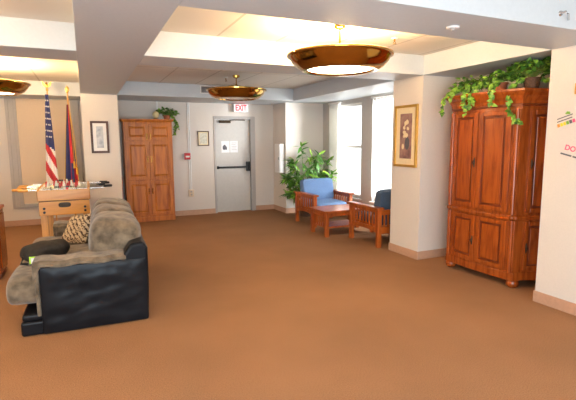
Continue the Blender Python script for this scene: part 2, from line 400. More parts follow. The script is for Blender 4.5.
# ---------------------------------------------------------------- small wall and ceiling fittings
t = thing('air_vent', 'grey louvred air vent on the soffit behind the brass lamp', 'vent', (2.2, YPL-.001, 2.415))
mb = MB()
for x0, x1, z0, z1 in ((-.28, .28, .055, .07), (-.28, .28, -.07, -.055), (-.28, -.26, -.055, .055), (.26, .28, -.055, .055)): mb.box(x0, x1, -.014, 0, z0, z1)
mb.build('frame', 'white_metal', t, bevel=.003)
Bx(-.26, .26, -.003, 0, -.055, .055).build('backing', 'greyink', t)
for k in range(7):
    Bx(-.26, .26, -.007, .007, -.0012, .0012).build('louvre', 'frame_grey', t).matrix_local = Matrix.Translation((0, -.008, -.045+.015*k)) @ Matrix.Rotation(R(40), 4, 'X')
def sprinkler(label, loc, hang=True):
    t = thing('fire_sprinkler', label, 'sprinkler', loc, 0, 'ceiling sprinklers')
    MB().lathe([(.001, 0), (.035, 0), (.03, -.008), (.001, -.009)], seg=16).build('escutcheon', 'white_metal', t, smooth=True)
    mb = MB(); mb.tube([(0, 0, -.008), (0, 0, -.03)], .009); mb.tube([(0, 0, -.03), (.013, 0, -.042), (0, 0, -.055)], .004, 6); mb.tube([(0, 0, -.03), (-.013, 0, -.042), (0, 0, -.055)], .004, 6); mb.lathe([(.001, -.055), (.02, -.055), (.02, -.058), (.001, -.058)], seg=14)
    mb.build('head', 'brass', t)
sprinkler('small brass sprinkler head beside the lit brass lamp', (2.85, 3.72, ZC))
sprinkler('small dark sprinkler head behind the unlit lamp stem', (2.1, 7.0, ZC))
t = thing('ceiling_fixing', 'small white round fitting under the near ceiling beam', 'fitting', (2.36, 2.44, ZB))
MB().lathe([(.001, 0), (.045, 0), (.04, -.012), (.001, -.014)], seg=20).build('plate', 'white', t, smooth=True)
MB().lathe([(.001, -.014), (.016, -.013), (.012, -.024), (.001, -.026)], seg=12).build('button', 'frame_grey', t, smooth=True)
t = thing('wall_sprinkler', 'small chrome hooked fitting on the near beam face, top right', 'fitting', (3.08, YN, 2.345))
mb = MB(); mb.tube([(-.02, -.004, .02), (-.008, -.03, .028), (.012, -.035, .012), (.018, -.035, -.03)], .008, 8); mb.build('hook', 'chrome', t, smooth=True)
mb = MB(); mb.lathe([(.001, 0), (.02, 0), (.016, .008), (.001, .009)], seg=14); mb.build('plate', 'chrome', t).matrix_local = Matrix.Translation((-.02, 0, .02)) @ Matrix.Rotation(PI/2, 4, 'X')

t = thing('cable_raceway', 'white vertical cable raceway between cabinet and framed certificate', 'raceway', (1.92, YB, .53))
Bx(-.028, -.006, -.022, 0, .0, ZB-.53-.001).build('duct', 'white', t, bevel=.004)
Bx(.006, .026, -.018, 0, .0, ZB-.53-.001).build('duct', 'white', t, bevel=.004)
t = thing('cable_raceway', 'white vertical raceway above the tall oak cabinet', 'raceway', (1.32, YB, 1.2))
Bx(-.015, .015, -.02, 0, 0, ZB-1.2-.001).build('duct', 'white', t, bevel=.004)
t = thing('wall_outlet', 'small beige outlet box below the white raceway', 'outlet', (1.925, YB, .455))
Bx(-.055, .055, -.035, 0, -.072, .072).build('box', 'shade', t, bevel=.005)
for z in (-.03, .03): MB().lathe([(.001, 0), (.02, 0), (.018, .004), (.001, .004)], seg=14).build('socket', 'frame_grey', t).matrix_local = Matrix.Translation((0, -.035, z)) @ Matrix.Rotation(PI/2, 4, 'X')
t = thing('fire_alarm', 'red fire alarm pull box on the back wall', 'fire alarm', (1.865, YB, 1.205))
Bx(-.062, .062, -.068, -.026, -.065, .065).build('case', 'red', t, bevel=.008)
Bx(-.04, .04, -.082, -.068, -.02, .012).build('pull_handle', 'white', t, bevel=.004)
Bx(-.075, -.062, -.05, -.026, -.05, .05).build('side_plate', 'white', t)
t = thing('framed_certificate', 'framed certificate on back wall left of the exit door', 'picture', (2.21, YB, 1.56))
def frame_parts(t, w_, h, fwid, fm, matw, mm, pm, depth=.022):
    mb = MB()
    for x0, x1, z0, z1 in ((-w_/2, w_/2, h/2-fwid, h/2), (-w_/2, w_/2, -h/2, -h/2+fwid), (-w_/2, -w_/2+fwid, -h/2+fwid, h/2-fwid), (w_/2-fwid, w_/2, -h/2+fwid, h/2-fwid)): mb.box(x0, x1, -depth, 0, z0, z1)
    mb.build('frame', fm, t, bevel=.004)
    Bx(-w_/2+fwid, w_/2-fwid, -.010, -.001, -h/2+fwid, h/2-fwid).build('mat_board', mm, t)
    q = fwid+matw
    return Bx(-w_/2+q, w_/2-q, -.013, -.010, -h/2+q, h/2-q).build('print', pm, t)
frame_parts(t, .235, .30, .018, 'walnut', .025, 'cream', 'pic_cert')
t = thing('framed_picture', 'small dark framed grey print on the left pillar', 'picture', (.235, YPL, 1.58))
frame_parts(t, .275, .52, .035, 'walnut', .05, 'white', 'pic_grey')
t = thing('framed_picture', 'tall gold framed still life print on the right pillar', 'picture', (XR, 4.60, 1.55), -PI/2)
pr = frame_parts(t, .44, .78, .032, 'gold', .075, 'cream', 'pic_rose', .028)
mb = MB()
random.seed(3)
for k in range(9): MB().blob((random.uniform(-.06, .06), -.0135, random.uniform(.0, .2)), random.uniform(.018, .032), .0012, random.uniform(.018, .032), wob=.4, ws=40).build('painted_flower', 'cream', t)
MB().blob((-.05, -.0135, -.13), .025, .0012, .035).build('painted_fruit', 'cream', t)
mb = MB(); mb.blob((.03, -.0135, -.09), .045, .0012, .08); mb.build('vase', 'greyink', t)
t = thing('wall_cabinet_box', 'white metal box on wall between exit door and leafy plant', 'wall box', (3.748, 8.58, .84), -PI/2)
Bx(-.13, .13, -.10, 0, 0, .60).build('case', 'white_metal', t, bevel=.006)
Bx(-.12, .12, -.112, -.10, .012, .588).build('door', 'white', t, bevel=.004)
Bx(.09, .105, -.125, -.112, .27, .33).build('latch', 'chrome', t)
Bx(-.16, -.132, -.05, 0, .05, .40).build('side_bracket', 'frame_grey', t)
# stickers and hook on the near right wall
def wallM(y, z, tilt, off): return Matrix.Translation((XR-off, y, z)) @ Matrix.Rotation(-PI/2, 4, 'Z') @ Matrix.Rotation(PI/2, 4, 'X') @ Matrix.Rotation(tilt, 4, 'Z')
def sticker(label, y, z, tilt, w_, h, bits):
    t = thing('wall_sticker', label, 'sticker', (XR, y, z), 0, 'stickers on the right wall')
    MM = Matrix.Translation((-XR, -y, -z))
    mb = MB(); pts = [(w_/2*math.copysign(abs(math.cos(a))**.6, math.cos(a)), h/2*math.copysign(abs(math.sin(a))**.6, math.sin(a))) for a in [2*PI*k/28 for k in range(28)]]
    mb.loft([[MM @ wallM(y, z, tilt, 0) @ Vector((x, yy, zz)) for x, yy in pts] for zz in (0.0, .003)]); mb.build('backing', 'wall', t)
    for nm, mat, x0, x1, y0, y1 in bits:
        mb = MB(); mb.box(x0, x1, y0, y1, .003, .0045, MM @ wallM(y, z, tilt, 0)); mb.build(nm, mat, t)
    return t, MM @ wallM(y, z, tilt, .0035)
s1, _ = sticker('small sticker with green leaf and coloured letters, upper of two by armoire', 2.53, 1.675, R(17), .19, .17,
    [('text_line', 'greyink', -.07, .07, .012, .020), ('text_line', 'greyink', -.075, .06, -.012, -.004)]+
    [('letter', mt, -.08+.027*k, -.058+.027*k, -.055, -.026) for k, mt in enumerate(('orange', 'yellow', 'yellow', 'green', 'greyink', 'pink'))])
mb = MB(); mm = Matrix.Translation((-XR, -2.53, -1.675)) @ wallM(2.53, 1.675, R(17), .0035)
for a in (.3, 1.2, 2.2): mb.leaf(mm @ Vector((.03, .03, .002)), (mm.to_3x3() @ Vector((math.cos(a), math.sin(a), 0))), mm.to_3x3() @ Vector((0, 0, 1)), .035, .022)
mb.build('leaf', 'green', s1)
s2, M2 = sticker('small sticker with pink letters, lower of two by armoire', 2.445, 1.385, R(-14), .22, .19,
    [('text_line', 'greyink', -.10, .0, -.035, -.022), ('text_line', 'greyink', .01, .09, -.035, -.022), ('letter', 'orange', .045, .07, .01, .05)])
text_part('lettering', 'DO', .062, 'pink', M2 @ Matrix.Translation((-.03, .03, 0)), s2, depth=.0015)
t = thing('key_hook', 'wooden hook plaque at the right edge of the wall', 'hook', (XR, 2.415, 1.93))
Bx(-.018, 0, -.06, .045, -.06, .03).build('plaque', 'pine', t, bevel=.004)
MB().tube([(-.018, 0, -.045), (-.035, 0, -.05), (-.038, 0, -.07), (-.03, 0, -.085)], .006).build('hook', 'dark_wire', t)

# ---------------------------------------------------------------- armoire
AY = 3.49
A = thing('armoire', 'large bow-front cherry wood armoire in the right wall alcove', 'armoire', (4.1, AY, 0))
OX, OY = 4.1, AY      # build in world numbers, shift to local
def bowx(y, bow=.075, h=.47): return 3.865-bow*(1-((y-AY)/h)**2)
def arc_pts(off, n=10, mirror=False):
    # concave quarter of the right wing (towards the camera), radius grows inwards
    cx, cy, r = 3.90, 2.72, .315+off
    P = [(cx+r*math.sin(PI/2*k/n), cy+r*math.cos(PI/2*k/n)) for k in range(n+1)]
    return [(x, 2*AY-y) for x, y in P] if mirror else P
def loc(P): return [(x-OX, y-OY) for x, y in P]
def outline(out, bow=.075):
    # body outline grown outwards by `out`
    ys = [AY-.45-out+(.90+2*out)*k/14 for k in range(15)]
    front = [(bowx(y, bow, .47+out)-out, y) for y in ys]
    wr = [p for p in arc_pts(-out)]          # from pilaster to the alcove side
    wl = [p for p in arc_pts(-out, mirror=True)]
    back = [(4.455, 2*AY-2.72), (4.455, 2.72)]
    return loc(wr[::-1]+front+wl+back)
MB().prism(outline(.012, .03), .075, .16).build('plinth', 'cherry', A, bevel=.006)
MB().prism(outline(0, .045), .16, .70).build('lower_body', 'cherry', A)
MB().prism(outline(.018, .06), .70, .745).build('waist_molding', 'cherry', A, bevel=.012, seg=3)
MB().prism(outline(0, .065), .745, 1.82).build('upper_body', 'cherry', A)
MB().prism(outline(.006), 1.82, 1.845).build('frieze_bead', 'cherry_dark', A, bevel=.006)
mb = MB(); rings = []
for out, z in ((.004, 1.825), (.010, 1.86), (.022, 1.885), (.028, 1.905), (.045, 1.925), (.055, 1.945), (.055, 1.965)): rings.append([Vector((x, y, z+.02)) for x, y in outline(out)])
mb.loft(rings); mb.build('cornice', 'cherry', A)
for y in (AY-.42, AY+.42): MB().lathe([(.03, .08), (.05, .075), (.062, .05), (.058, .02), (.035, .0)], (3.905-OX, y-OY, 0), 20).build('foot', 'cherry', A, smooth=True)
for y in (2.76, 2*AY-2.76): MB().lathe([(.03, .08), (.045, .05), (.03, .0)], (4.37-OX, y-OY, 0), 16).build('foot', 'cherry', A, smooth=True)
def curved(mb, path, z0, z1, d0, d1):
    # slab following path (list of (point, outward normal)) between offsets d0..d1
    L = [[Vector((p[0]+n[0]*d-OX, p[1]+n[1]*d-OY, z)) for d, z in ((d0, z0), (d1, z0), (d1, z1), (d0, z1))] for p, n in path]
    return mb.loft(L)
def fpath(y0, y1, bow, n=6): return [((bowx(y, bow), y), (-1, 0)) for y in [y0+(y1-y0)*k/n for k in range(n+1)]]
def wpath(a0, a1, mirror=False, n=6):
    o = []
    for k in range(n+1):
        a = a0+(a1-a0)*k/n; p = (3.90+.315*math.sin(a), 2.72+.315*math.cos(a)); nn = (-math.sin(a), -math.cos(a))
        o.append((p, nn) if not mirror else ((p[0], 2*AY-p[1]), (nn[0], -nn[1])))
    return o
def panel_door(path_fn, u0, u1, z0, z1, handle_u, fr):
    d = MB()
    for a, b_ in ((u0, u0+fr), (u1-fr, u1)): curved(d, path_fn(a, b_), z0, z1, .0, .02)
    fz = .045
    for a, b_ in ((z0, z0+fz), (z1-fz, z1)): curved(d, path_fn(u0+fr, u1-fr), a, b_, 0, .02)
    o = d.build('door', 'cherry', A, bevel=.004)
    p = MB(); curved(p, path_fn(u0+fr, u1-fr), z0+fz, z1-fz, 0, .004); p.build('panel_groove', 'cherry_dark', o)
    p = MB(); curved(p, path_fn(u0+fr*1.45, u1-fr*1.45), z0+fz*1.5, z1-fz*1.5, .004, .016); p.build('panel', 'cherry', o, bevel=.006)
    if handle_u is not None:
        (px, py), nn = path_fn(handle_u, handle_u+.001)[0]
        zc = (z0+z1)/2-.02
        c = Vector((px+nn[0]*.024-OX, py+nn[1]*.024-OY, zc))
        h = MB(); h.blob(c, .009, .009, .055, 1); h.tube([c+Vector((nn[0]*.004, nn[1]*.004, .03)), c+Vector((nn[0]*.025, nn[1]*.025, .0)), c+Vector((nn[0]*.004, nn[1]*.004, -.03))], .005, 6)
        h.build('handle', 'dark_wire', o, smooth=True)
for bow, z0, z1 in ((.065, .775, 1.785), (.045, .18, .685)):
    fn = lambda a, b_, bow=bow: fpath(a, b_, bow)
    panel_door(fn, AY+.004, AY+.37, z0, z1, AY+.028, .055)
    panel_door(fn, AY-.37, AY-.004, z0, z1, None, .055)
    for mir in (False, True):
        wf_ = lambda a, b_, mir=mir: wpath(a, b_, mir)
        panel_door(wf_, .22, 1.42, z0, z1, .30 if not mir else None, .14)
    for y in (AY-.415, AY+.415):
        mb = MB(); mb.tube([(bowx(y, bow)-OX-.004, y-OY, z0-.02), (bowx(y, bow)-OX-.004, y-OY, z1+.01)], .022, 14); mb.build('pilaster', 'cherry', A, smooth=True)
        for yy in (y-.03, y+.03): MB().tube([(bowx(y, bow)-OX-.002, yy-OY, z0-.02), (bowx(y, bow)-OX-.002, yy-OY, z1+.01)], .007, 8).build('bead', 'cherry', A, smooth=True)
for y in (AY-.42, AY+.42): MB().blob((3.845-OX, y-OY, .722), .026, .026, .026).build('rosette', 'cherry', A, smooth=True)

# ---------------------------------------------------------------- ivy pots
def rv(s=1): return Vector((random.uniform(-s, s), random.uniform(-s, s), random.uniform(-s, s)))
def ivy(label, loc, potmat, pr, ph, n, spread, up, trails, ls=.05, seed=1, group='ivy pots on the armoire', big=False):
    random.seed(seed)
    t = thing('potted_ivy', label, 'plant', loc, 0, group)
    MB().lathe([(pr*.7, 0), (pr*.95, ph*.85), (pr*1.05, ph*.86), (pr*1.05, ph), (pr*.9, ph), (pr*.85, ph*.9), (.001, ph*.9)], seg=24).build('pot', potmat, t, smooth=True)
    MB().lathe([(.001, ph*.91), (pr*.86, ph*.91), (pr*.8, ph*.95), (.001, ph*.97)], seg=16).build('soil', 'soil', t)
    fo = MB(); st = MB(); c = Vector((0, 0, ph*.95))
    for k in range(n):
        a = random.uniform(0, 2*PI); r = random.random()**.6
        tip = c+Vector((spread[0]*r*math.cos(a), spread[1]*r*math.sin(a), up*random.uniform(.15, 1)*(1-.5*r*r)))
        tip.z = max(.03, min(tip.z, .245))
        st.tube([c, c.lerp(tip, .5)+Vector((0, 0, up*.12)), tip], .0025, 4, False)
        for q in range(2):
            fo.mi = random.choice((0, 0, 1))
            fo.leaf(tip+rv(.02), Vector((math.cos(a), math.sin(a), random.uniform(-.5, .5)))+rv(.6), Vector((0, 0, 1))+rv(.6), ls*random.uniform(.7, 1.3), ls*random.uniform(.7, 1.1), True)
    for path in trails:
        P = [Vector(p) for p in path]; pts = []
        for i in range(len(P)-1):
            for q in range(8): pts.append(P[i].lerp(P[i+1], q/8))
        pts.append(P[-1]); st.tube(pts, .003, 5)
        for p in pts:
            for q in range(2):
                fo.mi = random.choice((0, 1, 1))
                fo.leaf(p+rv(.012), Vector((-.5, 0, -.5))+rv(.9), Vector((-1, -.4, .5))+rv(.6), ls*random.uniform(.6, 1.1), ls*random.uniform(.6, 1.0), True)
    fo.build('foliage', ['leaf', 'leaf_pale'], t, smooth='leaf'); st.build('stems', 'stem', t)
    return t
ZT = 1.985
ivy('trailing ivy in dark pot at left end of the armoire top', (3.98, 3.82, ZT), 'wicker', .075, .09, 80, (.15, .22), .12,
    [[(-.02, .02, .09), (-.12, .13, .08), (-.21, .17, -.03), (-.2, .19, -.2)], [(0, 0, .09), (-.14, -.12, .09), (-.25, -.17, -.02), (-.24, -.19, -.2)], [(0, 0, .09), (-.12, -.2, .09), (-.22, -.25, -.02), (-.24, -.26, -.09)], [(0, 0, .09), (-.14, .02, .09), (-.23, .05, -.03)]], seed=2)
ivy('ivy in reddish clay pot in the middle of the armoire top', (3.99, 3.42, ZT), 'terracotta', .075, .10, 85, (.14, .20), .14,
    [[(0, 0, .1), (-.15, .1, .09), (-.25, .15, -.02), (-.26, .15, -.12)], [(0, 0, .1), (-.15, -.08, .1), (-.27, -.12, -.02), (-.27, -.13, -.14)]], seed=5)
ivy('bushy ivy in dark wicker basket at right end of the armoire top', (4.02, 3.08, ZT), 'wicker', .085, .11, 170, (.16, .22), .30,
    [[(0, 0, .1), (-.12, .05, .1), (-.215, .07, -.02), (-.21, .06, -.2), (-.2, .0, -.30), (-.19, -.07, -.32)], [(0, 0, .1), (.04, -.18, .08), (.06, -.26, .05)]], seed=9)

# ---------------------------------------------------------------- tall oak cabinet
C_ = thing('tall_cabinet', 'tall honey oak cabinet with six panel doors against back wall', 'cabinet', (1.085, 8.66, 0))
CW = .435
MB().box(-CW, CW, 0, .38, .09, 1.86).build('carcass', 'oak', C_, bevel=.004)
MB().box(-CW-.005, CW+.005, -.012, .38, 0, .09).build('plinth', 'oak', C_, bevel=.006)
mb = MB(); mb.loft([[Vector((x, y, z)) for x, y in ((-CW-o, -.005-o), (CW+o, -.005-o), (CW+o, .38), (-CW-o, .38))] for o, z in ((.003, 1.86), (.012, 1.875), (.03, 1.895), (.03, 1.915))]); mb.build('cornice', 'oak', C_)
for z0, z1, hz in ((1.53, 1.835, 1.60), (.80, 1.505, 1.18), (.12, .775, .58)):
    for sx in (-1, 1):
        x0, x1 = (-CW+.03, -.006) if sx < 0 else (.006, CW-.03)
        mb = MB(); f = .06
        for a, b_, c, d_ in ((x0, x0+f, z0, z1), (x1-f, x1, z0, z1), (x0+f, x1-f, z0, z0+f), (x0+f, x1-f, z1-f, z1)): mb.box(a, b_, -.02, 0, c, d_)
        dr = mb.build('door', 'oak', C_, bevel=.004)
        mb = MB(); a, b_, c, d_ = x0+f, x1-f, z0+f, z1-f
        mb.loft([[Vector((p, y, q)) for p, q in ((a+o, c+o), (b_-o, c+o), (b_-o, d_-o), (a+o, d_-o))] for o, y in ((0, -.001), (0, -.008), (.006, -.006), (.035, -.018))]); mb.build('panel', 'oak', dr)
        hx = -.032 if sx < 0 else .032
        mb = MB(); mb.box(hx-.010, hx+.010, -.0225, -.02, hz-.055, hz+.055); mb.tube([(hx, -.022, hz-.045), (hx, -.045, hz-.03), (hx, -.045, hz+.03), (hx, -.022, hz+.045)], .006, 8); mb.build('handle', 'brass', dr)
ivy('potted ivy in terracotta pot trailing off the tall oak cabinet', (1.46, 8.82, 1.915), 'terracotta', .07, .08, 80, (.20, .10), .15,
    [[(0, 0, .08), (.09, -.02, .10), (.14, -.03, .0), (.16, -.04, -.16), (.12, -.04, -.28)], [(0, 0, .08), (.10, -.06, .07), (.17, -.08, -.05), (.19, -.08, -.16)]], .05, 12, 'ivy on the oak cabinet')
t = thing('candle', 'round cream candle on the tall oak cabinet beside the ivy', 'candle', (1.245, 8.74, 1.915))
MB().lathe([(.001, 0), (.05, 0), (.055, .012), (.03, .02), (.001, .02)], seg=20).build('holder', 'brass', t, smooth=True)
mb = MB(); mb.blob((0, 0, .085), .06, .06, .066); mb.tube([(0, 0, .15), (0, .003, .165)], .003, 5); mb.build('wax_ball', 'candle', t, smooth=True)
# dark boards leaning between pillar and cabinet
t = thing('leaning_board', 'dark narrow board leaning between left pillar and oak cabinet', 'board', (.585, 8.74, 0))
MM = Matrix.Rotation(R(-4), 4, 'X')
Bx(-.012, .004, 0, .22, .014, .92, MM).build('panel', 'black', t, bevel=.003)
Bx(.004, .014, 0, .22, .014, .86, MM).build('edge_panel', 'red', t, bevel=.003, label='dark red face')

# ---------------------------------------------------------------- corner plant
random.seed(21)
t = thing('leafy_floor_plant', 'tall leafy green potted plant in the corner behind blue armchair', 'plant', (3.98, 7.92, 0))
MB().lathe([(.12, 0), (.155, .25), (.17, .26), (.17, .30), (.15, .30), (.14, .27), (.001, .27)], seg=28).build('pot', 'wicker', t, smooth=True)
MB().lathe([(.001, .272), (.145, .272), (.001, .285)], seg=16).build('soil', 'soil', t)
for k in range(21):
    a = 2*PI*k/21+random.uniform(-.2, .2); rad = random.uniform(.25, .75); hh = random.choice((.55, .85, 1.2, 1.42))*random.uniform(.85, 1.08)
    tip = Vector((rad*math.cos(a), rad*math.sin(a)*.55, hh-.1*rad))
    if tip.x < -.48: tip.z *= .6
    if tip.x > .45: tip.z = max(tip.z, .85)
    tip.x = max(-.62, min(.50, tip.x)); tip.y = max(-.30, min(.33, tip.y))
    b0 = Vector((.05*math.cos(a), .05*math.sin(a), .27)); mid = b0.lerp(tip, .55)+Vector((0, 0, .16))
    pts = [(b0*(1-u)*(1-u)+mid*(2*u*(1-u))+tip*(u*u)) for u in [q/10 for q in range(11)]]
    cane = MB().tube(pts, [.009-.0005*q for q in range(11)], 6).build('stem', 'stem', t, smooth=True)
    fo = MB()
    for i, p in enumerate(pts[3:]):
        for q in range(1 if i < 3 else 3 if i < 6 else 6):
            dd = Vector((math.cos(a), math.sin(a)*.6, 0))*.6+rv(1); dd.z = random.uniform(-.7, .6)
            L = random.uniform(.14, .26)
            e_ = p+dd.normalized()*L
            if e_.y > .44 or e_.x > .61 : continue
            fo.mi = random.choice((0, 0, 0, 1))
            fo.leaf(p, dd, Vector((0, -.3, 1))+rv(.4), L, random.uniform(.045, .07))
    fo.build('leaves', ['leaf', 'leaf_pale'], cane, smooth='leaf')

# ---------------------------------------------------------------- mission armchairs and table
def armchair(label, loc_, rz, fab):
    t = thing('armchair', label, 'armchair', loc_, rz, 'mission style armchairs by the windows')
    W, D = .36, .35
    for sx in (-1, 1):
        for sy in (-1, 1): Bx(sx*W-.03, sx*W+.03, sy*D-.03, sy*D+.03, 0, .54).build('leg', 'mission', t, bevel=.004)
        mb = MB(); mb.box(sx*W-.055, sx*W+.055, -D-.06, D+.05, .54, .57); mb.build('armrest', 'mission', t, bevel=.006)
        mb = MB(); mb.box(sx*W-.016, sx*W+.016, -D+.03, D-.03, .49, .54); mb.build('side_rail', 'mission', t, bevel=.003)
        n = 10; rings = []
        for k in range(n+1):
            y = -D+.03+(2*D-.06)*k/n; zz = .20+.035*(1-(2*k/n-1)**2)
            rings.append([Vector((sx*W+q, y, z)) for q, z in ((-.016, zz), (.016, zz), (.016, .285), (-.016, .285))])
        MB().loft(rings).build('side_rail', 'mission', t)
        for k in range(8):
            y = -D+.075+(2*D-.15)*k/7
            Bx(sx*W-.009, sx*W+.009, y-.014, y+.014, .28, .495).build('spindle', 'mission', t)
    Bx(-W+.03, W-.03, -D-.012, -D+.014, .19, .29).build('front_rail', 'mission', t, bevel=.003)
    Bx(-W+.03, W-.03, D-.014, D+.012, .19, .29).build('back_rail', 'mission', t, bevel=.003)
    Bx(-W+.03, W-.03, D-.014, D+.012, .46, .53).build('back_rail', 'mission', t, bevel=.003)
    for k in range(9):
        x = -W+.09+(2*W-.18)*k/8; Bx(x-.014, x+.014, D-.009, D+.007, .28, .47).build('back_slat', 'mission', t)
    mb = MB(); mb.blob((0, -.03, .355), W-.035, D-.01, .075, .25, .5, 40, 14, wob=.02); mb.build('seat_cushion', fab, t, smooth=True)
    mb = MB(); mb.blob((0, .235, .60), W-.04, .08, .20, .2, .25, 48, 22, M=Matrix.Rotation(R(-10), 3, 'X'), wob=.02); mb.build('back_cushion', fab, t, smooth=True)
    return t
armchair('wooden mission armchair with light blue cushions facing the coffee table', (3.93, 7.12, 0), 0, 'bluefab')
armchair('wooden slatted armchair with dark slate cushion seen from behind', (4.05, 5.42, 0), PI, 'navyfab')
t = thing('coffee_table', 'low square wooden coffee table between the two armchairs', 'coffee table', (3.80, 6.22, 0))
Bx(-.49, .49, -.29, .29, .385, .415).build('tabletop', 'mission', t, bevel=.006)
for sx in (-1, 1):
    for sy in (-1, 1): Bx(sx*.43-.03, sx*.43+.03, sy*.23-.03, sy*.23+.03, 0, .385).build('leg', 'mission', t, bevel=.004)
    Bx(sx*.43-.012, sx*.43+.012, -.2, .2, .32, .385).build('apron', 'mission', t)
    for k in range(5):
        y = -.14+.07*k; Bx(sx*.43-.008, sx*.43+.008, y-.012, y+.012, .16, .32).build('side_slat', 'mission', t)
    Bx(-.40, .40, sx*.23-.012, sx*.23+.012, .32, .385).build('apron', 'mission', t)
Bx(-.42, .42, -.215, .215, .13, .155).build('shelf', 'mission', t, bevel=.004)

# ---------------------------------------------------------------- window blinds
def blind(label, ys, ang, xx):
    t = thing('vertical_blind', label, 'blind', (xx, sum(ys)/len(ys), WZ1+.03), 0, 'vertical blinds')
    c = sum(ys)/len(ys)
    Bx(-.02, .02, min(ys)-c-.05, max(ys)-c+.05, 0, .035).build('headrail', 'white_metal', t, bevel=.003)
    for y in ys:
        o = MB(); o.box(-.045, .045, -.0015, .0015, -1.70, .0); o = o.build('slat', 'slat', t)
        o.location = (0, y-c, 0); o.rotation_euler = (0, 0, ang+random.uniform(-.08, .08))
blind('white vertical blind stacked at far side of the first window', [7.64+.045*k for k in range(9)], R(25), XWIN-.055)
blind('white vertical blind half closed over the window behind the pillar', [5.62+.10*k for k in range(10)], R(55), XWIN-.055)

# ---------------------------------------------------------------- sofa
S = thing('sofa', 'three seat sofa with black leather sides and grey brown plush cushions', 'sofa', (.0, 4.79, 0), R(-1.5))
def soft(name, mat, x0, x1, y0, y1, z0, z1, e=.22, ez=.3, wob=.03, ws=5, M=None, par=S, nu=56, nv=26):
    mb = MB(); mb.blob(((x0+x1)/2, (y0+y1)/2, (z0+z1)/2), (x1-x0)/2, (y1-y0)/2, (z1-z0)/2, e, ez, nu, nv, M, wob, ws); return mb.build(name, mat, par, smooth=True)
Bx(-.36, .40, -.76, .76, .03, .24).build('base', 'leather', S)
mb = MB(); mb.box(-.51, -.34, -.965, .965, .0, .115); mb.box(-.50, -.34, -.955, .955, .115, .17); mb.build('front_rail', 'leather', S, bevel=.02, seg=3)
for sy in (-1, 1):
    mb = MB(); y0, y1 = (-.98, -.76) if sy < 0 else (.76, .98)
    # leather arm panel, top rising gently to the front
    n = 8; rings = []
    for k in range(n+1):
        x = -.36+.80*k/n; zt = .545+.005*k/n
        yo = (.004*math.sin(k*2.1) if 0 < k < n else 0)*-sy
        rings.append([Vector((x, y, z)) for y, z in ((y0+yo, 0), (y0+yo*2, .25), (y0+yo, zt), (y1, zt), (y1, 0))])
    mb.loft(rings); am = mb.build('arm', 'leather', S, bevel=.02, seg=3)
    yo = y0 if sy < 0 else y1; mb = MB(); G = []
    for i in range(49):
        row = []
        for j in range(29):
            a, b_ = i/48, j/28; x = -.35+.78*a; z = .012+.525*b_
            k = (min(a, 1-a, b_, 1-b_, .12)/.12)**.5
            d_ = .5*noise.noise(Vector((x*3+z*5, z*11-x*4, sy)))+.35*noise.noise(Vector((x*14, z*5+x*4, 3)))*b_**2+.3*abs(noise.noise(Vector((x*4+z*9, z*14-x*7, 7))))
            row.append(mb.bm.verts.new((x, yo+sy*(.004+.012*k*(.6+d_)), z)))
        G.append(row)
    for i in range(48):
        for j in range(28): mb._f([G[i][j], G[i+1][j], G[i+1][j+1], G[i][j+1]])
    rim = [G[i][0] for i in range(49)]+[G[48][j] for j in range(1, 29)]+[G[i][28] for i in range(47, -1, -1)]+[G[0][j] for j in range(27, 0, -1)]
    inner = [mb.bm.verts.new((v_.co.x, yo-sy*.02, v_.co.z)) for v_ in rim]
    for i in range(len(rim)): mb._f([rim[i], rim[(i+1) % len(rim)], inner[(i+1) % len(rim)], inner[i]])
    mb.build('arm_panel', 'leather', am, smooth=True)
    Bx(-.37, .28, (y1 if sy < 0 else y0-.03), (y1+.03 if sy < 0 else y0), .2, .57).build('arm_lining', 'plush', S, bevel=.01)
    mb = MB(); c = (y0+y1)/2
    rings = []
    for k in range(13):
        x = -.40+.68*k/12; zt = .572+.008*math.sin(k*1.3); zb_ = zt-.035 if k > 0 else .44
        rings.append([Vector((x, c+q*.118, z)) for q, z in ((-1, zb_), (-1, zt-.01), (-.7, zt+.012), (.7, zt+.02), (1, zt), (1, zb_))])
    mb.loft(rings); mb.build('arm_pad', 'plush', S, smooth=False, bevel=.012, seg=3)
    Bx(-.39, -.36, y0+.01, y1-.01, .15, .54).build('arm_front', 'plush', S, bevel=.012, seg=3)
mb = MB(); mb.loft([[Vector((x, y, z)) for x, z in ((.24, .03), (.44, 0), (.455, .35), (.455, .62), (.42, .675), (.32, .665), (.24, .55))] for y in (-.975, -.5, 0, .5, .975)]); mb.build('back', 'leather', S, bevel=.025, seg=3)
for k in range(3):
    y0 = -.80+.535*k; y1 = y0+.53
    mb = MB(); mb.blob((-.20, (y0+y1)/2, .345), .37, .265, .115, .22, .42, 56, 22, None, .03, 5)
    mb.blob((-.475, (y0+y1)/2-(.06 if k == 0 else -.06 if k == 2 else 0), .33), .135, .265+(.06 if k != 1 else 0), .125, .35, .6, 56, 22, None, .04, 5)
    mb.build('seat_cushion', 'plush', S, smooth=True)
    soft('back_cushion', 'plush', .0, .42, y0-.01, y1+.015, .42, .865, .45, .62, .08, 4, Matrix.Rotation(R(9), 3, 'Y'))
